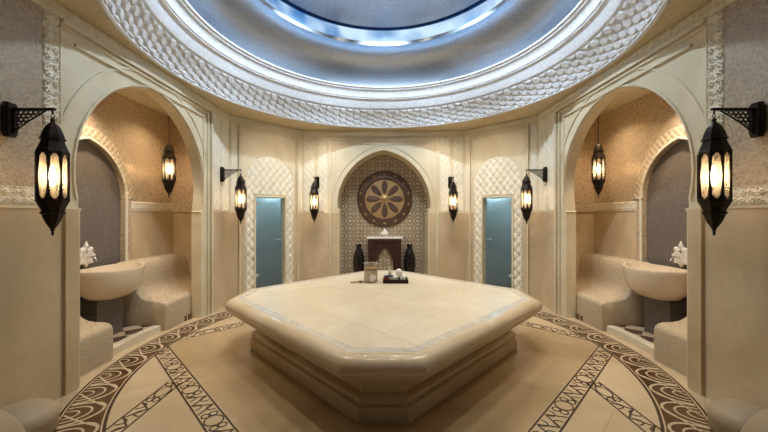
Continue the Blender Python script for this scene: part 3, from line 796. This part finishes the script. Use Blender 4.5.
# ---------------------------------------------------------------- lanterns
LS = 1.08
LO = .886*LS
def make_lantern(name, label, group):
    root = empty(name, (0,0,0), label, 'lantern', group)
    def fin(o):
        for v in o.data.vertices: v.co = (v.co.x*.76, v.co.y*.76, v.co.z*LS)
        return o
    ph = pi/8
    def face_ring(z0, z1, R, hole):
        bm = bmesh.new()
        for k in range(8):
            a = k*pi/4; ap = R*cos(pi/8); w = R*sin(pi/8); h = z1-z0
            c_ = Vector((cos(a)*ap, sin(a)*ap, (z0+z1)/2)); u = Vector((-sin(a), cos(a), 0)); nn = Vector((cos(a), sin(a), 0))
            N = 32; inn, out = [], []
            for i in range(N):
                t = 2*pi*i/N; dx, dz_ = cos(t), sin(t)
                hx, hz = w*.84, h*.475
                sh = 1-.13*abs(sin(2*t))+ .10*abs(sin(t))**6
                x = hx*abs(dx)**.4*(1 if dx > 0 else -1)*sh; z = hz*abs(dz_)**.9*(1 if dz_ > 0 else -1)
                if abs(z) > hz*.86: x *= .62
                inn.append((x, z))
                m_ = min(w/abs(x) if abs(x) > 1e-6 else 1e9, (h/2)/abs(z) if abs(z) > 1e-6 else 1e9); out.append((x*m_, z*m_))
            vi = [bm.verts.new(c_+u*x+Vector((0,0,z))) for x, z in inn]; vo = [bm.verts.new(c_+u*x+Vector((0,0,z))) for x, z in out]
            vb = [bm.verts.new(c_+u*x+Vector((0,0,z))-nn*.006) for x, z in inn]
            for i in range(N):
                j = (i+1) % N; bm.faces.new((vi[i], vi[j], vo[j], vo[i])); bm.faces.new((vi[i], vi[j], vb[j], vb[i]))
        return bm
    obj('cage', face_ring(.26, .60, .125, None), BRONZE, root, recalc=False)
    bm = bmesh.new()
    for k in range(8):
        a = ph+k*pi/4; tube(bm, [(.125*cos(a), .125*sin(a), .26), (.125*cos(a), .125*sin(a), .60)], .0065, 6)
    obj('corner_rods', bm, BRONZE, root)
    bm = bmesh.new(); lathe(bm, [(.110, .265), (.110, .595)], 8, phase=ph, caps=False); obj('glass', bm, LGLASS, root, label='wavy lit glass panes')
    bm = bmesh.new(); lathe(bm, [(.118, .595), (.132, .597), (.132, .608), (.126, .615), (.095, .675), (.092, .69), (.105, .693), (.105, .703), (.095, .708), (.092, .722), (.080, .75), (.060, .785), (.038, .808), (.020, .82), (.016, .83), (.022, .838), (.012, .85), (.001, .855)], 8, phase=ph)
    obj('crown', bm, BRONZE, root)
    bm = bmesh.new(); lathe(bm, [(.118, .265), (.132, .263), (.132, .252), (.126, .245), (.092, .19), (.088, .178), (.100, .175), (.100, .165), (.085, .155), (.075, .13), (.055, .095), (.030, .065), (.016, .05), (.020, .042), (.010, .034), (.014, .022), (.003, 0)], 8, phase=ph)
    obj('lower_cone', bm, BRONZE, root)
    bm = bmesh.new(); tube(bm, [(.016*cos(t), 0, .868+.016*sin(t)) for t in [2*pi*k/12 for k in range(12)]], .004, 6, closed=True); obj('hanging_ring', bm, BRONZE, root)
    bm = bmesh.new(); lathe(bm, [(.004, .36), (.022, .38), (.028, .42), (.024, .46), (.010, .50), (.004, .51)], 12); obj('bulb', bm, BULB, root, smooth=60, label='glowing candle bulb')
    for ch in root.children: fin(ch)
    return root
def make_bracket(label):
    """arm along +X from the wall plane x=0"""
    root = empty('lantern_bracket', (0,0,0), label, 'bracket', 'lantern brackets')
    bm = bmesh.new(); pts = [(-.045, -.15), (-.03, -.185), (.03, -.185), (.045, -.15), (.045, .05), (.03, .085), (-.03, .085), (-.045, .05)]
    rs = [[bm.verts.new((x, y*q, -.05+(z+.05)*q2)) for y, z in pts] for x, q, q2 in ((0, 1, 1), (.03, 1, 1), (.045, .8, .93))]
    for a, b in zip(rs, rs[1:]):
        for k in range(8): bm.faces.new((a[k], a[(k+1)%8], b[(k+1)%8], b[k]))
    bm.faces.new(rs[0]); bm.faces.new(rs[-1]); obj('wall_plate', bm, BRONZE, root)
    bm = bmesh.new(); box(bm, (.19, 0, .032), (.36, .022, .018), bevel=.003); tube(bm, [(.352, 0, .03), (.352, 0, -.0)], .006, 8)
    obj('arm', bm, BRONZE, root)
    bm = bmesh.new()
    # quarter-curve filigree
    cur = [(.045+.27*(1-cos(t)), 0, -.155+.17*sin(t)**.6) for t in [pi/2*i/16 for i in range(17)]]
    cur = [(.05+.25*t, 0, -.155+.175*(t**.8 if t > 0 else 0)) for t in [i/16 for i in range(17)]]
    tube(bm, cur, .006, 6); tube(bm, [(.05, 0, -.155), (.05, 0, .02)], .006, 6)
    rnd = random.Random(3)
    for i in range(6):
        for j in range(6):
            x = .068+i*.038+(.019 if j % 2 else 0); z = .008-j*.028
            t = (x-.05)/.25; zz = -.155+.175*(max(0, t)**.8)
            if t < 1 and z > zz+.005:
                tube(bm, [(x+.016*cos(q), 0, z+.014*sin(q)) for q in [2*pi*k/10 for k in range(10)]], .0048, 5, closed=True)
    obj('filigree', bm, BRONZE, root, label='pierced scrollwork')
    return root
lan0 = make_lantern('wall_lantern', '', 'wall lanterns on brackets'); br0 = make_bracket('')
LP = [  # plate position, arm direction, lantern label, bracket label, power
    ((-A+.02, 2.51), 0, 'large dark bronze octagonal lantern on the near left wall', 'pierced bronze bracket of the large near left lantern'),
    ((A-.02, 2.51), pi, 'large dark bronze octagonal lantern on the near right wall', 'pierced bronze bracket of the large near right lantern'),
    ((-A+.02, 5.81), 0, 'bronze lantern on the wall between the left alcove and the left glass door', 'bronze bracket between the left alcove and the left glass door'),
    ((A-.02, 5.81), pi, 'bronze lantern on the wall between the right alcove and the right glass door', 'bronze bracket between the right alcove and the right glass door'),
    ((-1.49, YB), -pi/2, 'bronze lantern on the back wall, left of the mosaic recess', 'bronze bracket on the back wall, left of the mosaic recess'),
    ((1.49, YB), -pi/2, 'bronze lantern on the back wall, right of the mosaic recess', 'bronze bracket on the back wall, right of the mosaic recess')]
for i, ((x, y), rz, lab, blab) in enumerate(LP):
    l_ = lan0 if i == 0 else copy_tree(lan0); b_ = br0 if i == 0 else copy_tree(br0)
    b_.location = (x, y, 2.45); b_.rotation_euler.z = rz; b_['label'] = blab
    q = (x+.352*cos(rz), y+.352*sin(rz)); l_.location = (*q, 2.45-LO); l_['label'] = lab; l_.rotation_euler.z = rz+radians(8)
    point('lantern_light', (*q, 2.45-LO+.43*LS), 75 if i < 2 else 120, (1.0, .79, .52), .02)
al0 = None
for s, side in ((-1, 'left'), (1, 'right')):
    o = copy_tree(lan0); o.name = 'hanging_lantern'; o['group'] = 'lanterns hanging in the alcoves'
    o['label'] = 'bronze lantern hanging on a long rod inside the %s alcove' % side
    o.location = (s*3.52, 5.28, 1.95); o.rotation_euler.z = .3
    bm = bmesh.new(); tube(bm, [(0, 0, LO-.004), (0, 0, 3.425-1.95)], .006, 6); lathe(bm, [(.05, 1.45), (.05, 1.465), (.045, 1.477)], 16); obj('suspension_rod', bm, BRONZE, o)
    point('lantern_light', (s*3.52, 5.28, 1.95+.43*LS), 170, (1.0, .66, .36), .02)

# ---------------------------------------------------------------- mosaic recess: medallion, fountain, vases
my = YB+.5
root = empty('wall_medallion', (.02, my, 2.06), 'big round carved wood and copper medallion on the mosaic recess wall', 'wall ornament')
def disc(bm, prof, seg=48):   # profile (r, depth) towards -Y
    rs = [[bm.verts.new((r*cos(2*pi*k/seg), -d, r*sin(2*pi*k/seg))) for k in range(seg)] for r, d in prof]
    for a, b in zip(rs, rs[1:]):
        for k in range(seg): bm.faces.new((a[k], a[(k+1)%seg], b[(k+1)%seg], b[k]))
    bm.faces.new(rs[0]); bm.faces.new(rs[-1])
bm = bmesh.new(); disc(bm, [(.66, 0), (.665, .03), (.645, .05), (.615, .055), (.55, .06), (.52, .075), (.49, .075), (.475, .055), (.475, 0)]); obj('outer_ring', bm, DISCW, root, smooth=35, label='dark carved outer ring')
bm = bmesh.new(); disc(bm, [(.476, .005), (.476, .03), (.30, .045), (.02, .05)]); obj('copper_panel', bm, COPPER, root, smooth=35, label='glowing copper centre panel')
NP = 8
for k in range(NP):
    a = pi/2+2*pi*k/NP; bm = bmesh.new(); pts = []
    for i in range(24):
        t = 2*pi*i/24; L_ = .27+.17*cos(t); w_ = .075*sin(t)*(1+.2*cos(t)); pts.append((L_, w_, .0))
    def T(L_, w_, d): return (L_*cos(a)-w_*sin(a), -d, L_*sin(a)+w_*cos(a))
    base = [bm.verts.new(T(L_, w_, .04)) for L_, w_, _ in pts]; mid = [bm.verts.new(T(.27+(L_-.27)*.85, w_*.8, .062)) for L_, w_, _ in pts]
    for i in range(24): j = (i+1) % 24; bm.faces.new((base[i], base[j], mid[j], mid[i]))
    bm.faces.new(mid); bm.faces.new(base)
    for q in range(6):
        L1 = .16+.04*q; fw = .045
        tube(bm, [T(L1, -fw*.8, .06), T(L1+.02, 0, .068), T(L1, fw*.8, .06)], .005, 5)
    tube(bm, [T(.10, 0, .055), T(.40, 0, .064)], .007, 6)
    obj('petal', bm, LEAFW, root)
bm = bmesh.new(); disc(bm, [(.10, .045), (.095, .06), (.06, .07), (.03, .085), (.01, .09)], 24); obj('hub', bm, GOLD, root, smooth=40)
for k in range(14):
    a = 2*pi*(k+.5)/14; bm = bmesh.new(); pts = []
    c0 = (.585*cos(a), .585*sin(a))
    for dl, dw_, d in ((.06, 0, .062), (0, .036, .062), (-.06, 0, .062), (0, -.036, .062)):
        pts.append(bm.verts.new((c0[0]-dl*sin(a)+dw_*cos(a), -d+.012, c0[1]+dl*cos(a)+dw_*sin(a))))
    tip = bm.verts.new((c0[0], -.078, c0[1])); bm.faces.new(pts)
    for i in range(4): bm.faces.new((pts[i], pts[(i+1)%4], tip))
    obj('stud', bm, GOLD, root, label='gold diamond stud')

root = empty('wall_fountain', (.02, my-.16, 0), 'dark red marble wall fountain with pale top and arched niche', 'fountain')
bm = bmesh.new(); ff = Fr((0, -.16, 0), (1, 0, 0), (0, -1, 0))
hole = [(-.20, .30), (-.20, .62), (-.15, .68), (-.15, .74), (-.09, .80), (-.09, .86), (0, .97), (.09, .86), (.09, .80), (.15, .74), (.15, .68), (.20, .62), (.20, .30)]
plate_with_holes(bm, ff, [(-.38, 0), (.38, 0), (.38, 1.12), (-.38, 1.12)], [hole], -.05, 0)
fbox(bm, ff, -.38, -.33, 0, 1.12, -.31, -.05); fbox(bm, ff, .33, .38, 0, 1.12, -.31, -.05)
for x in (-.29, .29): fbox(bm, ff, x-.05, x+.05, .05, 1.05, 0, .02)
fbox(bm, ff, -.38, .38, 1.05, 1.12, 0, .03); fbox(bm, ff, -.38, .38, .88, .90, 0, .012)
obj('body', bm, DARKST, root)
bm = bmesh.new(); fbox(bm, ff, -.33, .33, .25, 1.12, -.10, -.052); obj('niche_panel', bm, STAR, root, label='pale patterned mosaic niche')
bm = bmesh.new(); box(bm, (0, -.02, 1.14), (.84, .36, .04), bevel=.01); obj('top_slab', bm, WHITEST, root, label='pale marble top')
bm = bmesh.new(); fbox(bm, ff, -.22, .22, .24, .30, -.05, .14); fbox(bm, ff, -.22, .22, .30, .34, .11, .14); obj('basin', bm, DARKST, root)
root = empty('finial_ornament', (.02, my-.17, 1.16), 'small white carved ornament on top of the wall fountain', 'ornament')
bm = bmesh.new(); lathe(bm, [(.055, 0), (.06, .02), (.035, .035)], 20); obj('foot', bm, CHROME, root, smooth=40)
bm = bmesh.new(); lathe(bm, [(.035, .033), (.085, .05), (.10, .075), (.075, .10), (.06, .115), (.055, .14), (.03, .165), (.02, .19), (.002, .20)], 8, sy=.5); obj('crest', bm, WHITEST, root)
v0 = None
for s, side in ((-1, 'left'), (1, 'right')):
    if v0 is None:
        bm = bmesh.new()
        lathe(bm, [(.055, 0), (.07, .01), (.075, .05), (.10, .25), (.13, .48), (.138, .60), (.13, .72), (.10, .85), (.065, .93), (.055, .97), (.07, 1.03), (.08, 1.045), (.07, 1.045), (.045, .97)], 32)
        v0 = obj('tall_vase', bm, BLACKV, smooth=50); v = v0
    else: v = v0.copy(); COL.objects.link(v)
    v.location = (.01+s*.60, my-.17, 0); v.scale = (1, 1, .94); tag(v, 'tall glossy black vase standing %s of the wall fountain' % side, 'vase', 'tall black vases')

# ---------------------------------------------------------------- things on the slab
ZT = .6318
root = empty('glass_jar', (-.20, 4.98, ZT), 'large clear glass jar of bath salts with a round white tag', 'jar')
bm = bmesh.new(); lathe(bm, [(.095, 0), (.105, .01), (.105, .21), (.098, .235), (.085, .25), (.10, .275), (.12, .29), (.116, .29), (.094, .268), (.080, .25), (.092, .23), (.098, .205), (.098, .012), (.002, .010)], 32); obj('jar_body', bm, JARG, root, smooth=50)
bm = bmesh.new(); lathe(bm, [(.090, .014), (.095, .03), (.095, .19), (.06, .205), (.002, .21)], 24); obj('bath_salts', bm, plain('bath_salts', (.92,.82,.60), .8), root, smooth=50)
bm = bmesh.new(); lathe(bm, [(.110, .208), (.112, .213), (.110, .218), (.104, .213)], 24); tube(bm, [(.09, -.062, .212), (.06, -.10, .17), (.035, -.112, .13)], .004, 6); obj('cord', bm, plain('jute_cord', (.30,.18,.09), .8), root)
bm = bmesh.new(); 
rs = [[bm.verts.new((.035+r*cos(2*pi*k/20), -.118+y, .085+r*1.0*sin(2*pi*k/20))) for k in range(20)] for r, y in ((.05, .006), (.05, 0))]
for k in range(20): bm.faces.new((rs[0][k], rs[0][(k+1)%20], rs[1][(k+1)%20], rs[1][k]))
bm.faces.new(rs[0]); bm.faces.new(rs[1]); obj('round_tag', bm, TOWEL, root, label='round white tag')
root = empty('wooden_scoop', (-.415, 4.90, ZT), 'small wooden scoop lying left of the glass jar', 'scoop')
bm = bmesh.new(); tube(bm, [(-.09, -.01, .012), (0, 0, .014), (.05, .006, .02)], .009, 8); obj('scoop_handle', bm, WOODT, root)
bm = bmesh.new(); lathe(bm, [(.005, 0), (.022, .004), (.030, .02), (.031, .03), (.026, .03), (.018, .012)], 16, (.07, .01, 0), sx=1.2); obj('scoop_bowl', bm, WOODT, root, smooth=50)

root = empty('serving_tray', (.180, 4.97, ZT), 'dark rectangular tray on the slab holding towels and pots', 'tray')
bm = bmesh.new(); box(bm, (0, 0, .008), (.38, .24, .016), bevel=.003); obj('tray_base', bm, BRONZE, root)
bm = bmesh.new()
for c_, s3 in (((0, .117, .036), (.38, .012, .040)), ((0, -.117, .036), (.38, .012, .040)), ((.185, 0, .036), (.012, .222, .040)), ((-.185, 0, .036), (.012, .222, .040))): box(bm, c_, s3, bevel=.002)
obj('tray_rim', bm, BRONZE, root)
def towel_roll(loc, rz, r, L_, label, upright=False):
    bm = bmesh.new(); seg = 20; N = 10
    pts = []
    if not upright:
        rs = [[bm.verts.new((x, q*cos(2*pi*k/seg), r+q*sin(2*pi*k/seg))) for k in range(seg)] for x, q in ((-L_/2, r*.35), (-L_/2-.003, r*.6), (-L_/2+.004, r*.92), (-L_/2+.015, r), (L_/2-.015, r), (L_/2-.004, r*.92), (L_/2+.003, r*.6), (L_/2, r*.35))]
        for a, b in zip(rs, rs[1:]):
            for k in range(seg): bm.faces.new((a[k], a[(k+1)%seg], b[(k+1)%seg], b[k]))
        bm.faces.new(rs[0]); bm.faces.new(rs[-1])
    o = obj('rolled_towel', bm, TOWEL, smooth=50, label=label, cat='towel', group='rolled white towels', loc=loc); o.rotation_euler.z = rz
zt2 = ZT+.0165
towel_roll((.293, 4.98, zt2), pi/2, .045, .17, 'rolled white towel at the right end of the tray')
towel_roll((.183, 4.99, zt2), pi/2, .038, .17, 'rolled white towel beside the cream pot on the tray')
towel_roll((.237, 4.99, zt2+.084), pi/2, .046, .16, 'rolled white towel, topmost on the tray')
def pot(loc, c, lid, label, r=.034, h=.095):
    root = empty('cosmetic_pot', loc, label, 'pot', 'cosmetic pots on the tray')
    bm = bmesh.new(); lathe(bm, [(r*.9, 0), (r, .006), (r, h*.72), (r*.9, h*.76)], 20); obj('pot_body', bm, c, root, smooth=40)
    bm = bmesh.new(); lathe(bm, [(r*1.02, h*.74), (r*1.04, h*.76), (r*1.04, h*.98), (r*.98, h)], 20); obj('lid', bm, lid, root, smooth=40)
pot((.040, 4.92, zt2), REDP, NAVY, 'red pot with a navy lid, left front of the tray')
pot((.112, 4.92, zt2), plain('cream_pot', (.75,.65,.5), .4), NAVY, 'cream pot with a navy lid on the tray')
root = empty('perfume_bottle', (.095, 5.03, zt2), 'slim yellow-green bottle with a white pump behind the pots', 'bottle')
bm = bmesh.new(); lathe(bm, [(.02, 0), (.028, .006), (.028, .10), (.020, .125), (.010, .135), (.010, .145)], 20); obj('bottle_body', bm, plain('oil_bottle', (.55,.52,.26), .15), root, smooth=40)
bm = bmesh.new(); lathe(bm, [(.013, .143), (.014, .165), (.008, .17), (.008, .20), (.014, .203), (.012, .215)], 14); obj('pump', bm, TOWEL, root, smooth=40)

# ---------------------------------------------------------------- rounded stone seats in the near corners
def seat(loc, r, h, label):
    bm = bmesh.new(); pr = [(r*.85, 0), (r*.97, .04), (r, .14)]
    for i in range(10):
        t = pi/2*i/9; pr.append((max(.004, r*cos(t)**.85 if i < 9 else .004), .14+(h-.14)*sin(t)))
    lathe(bm, pr, 48); obj('domed_seat', bm, marble('seat_leather', (.36,.28,.18), (.42,.33,.22), .5, veinamt=0), smooth=60, label=label, cat='seat', group='domed seats in the near corners', loc=loc)
for s, side in ((-1, 'left'), (1, 'right')):
    seat((s*2.68, 2.36, 0), .22, .26, 'rounded beige domed seat against the near %s wall, the one behind' % side)
    seat((s*2.38, 1.80, 0), .28, .54, 'rounded beige domed seat at the bottom %s corner, the one in front' % side)
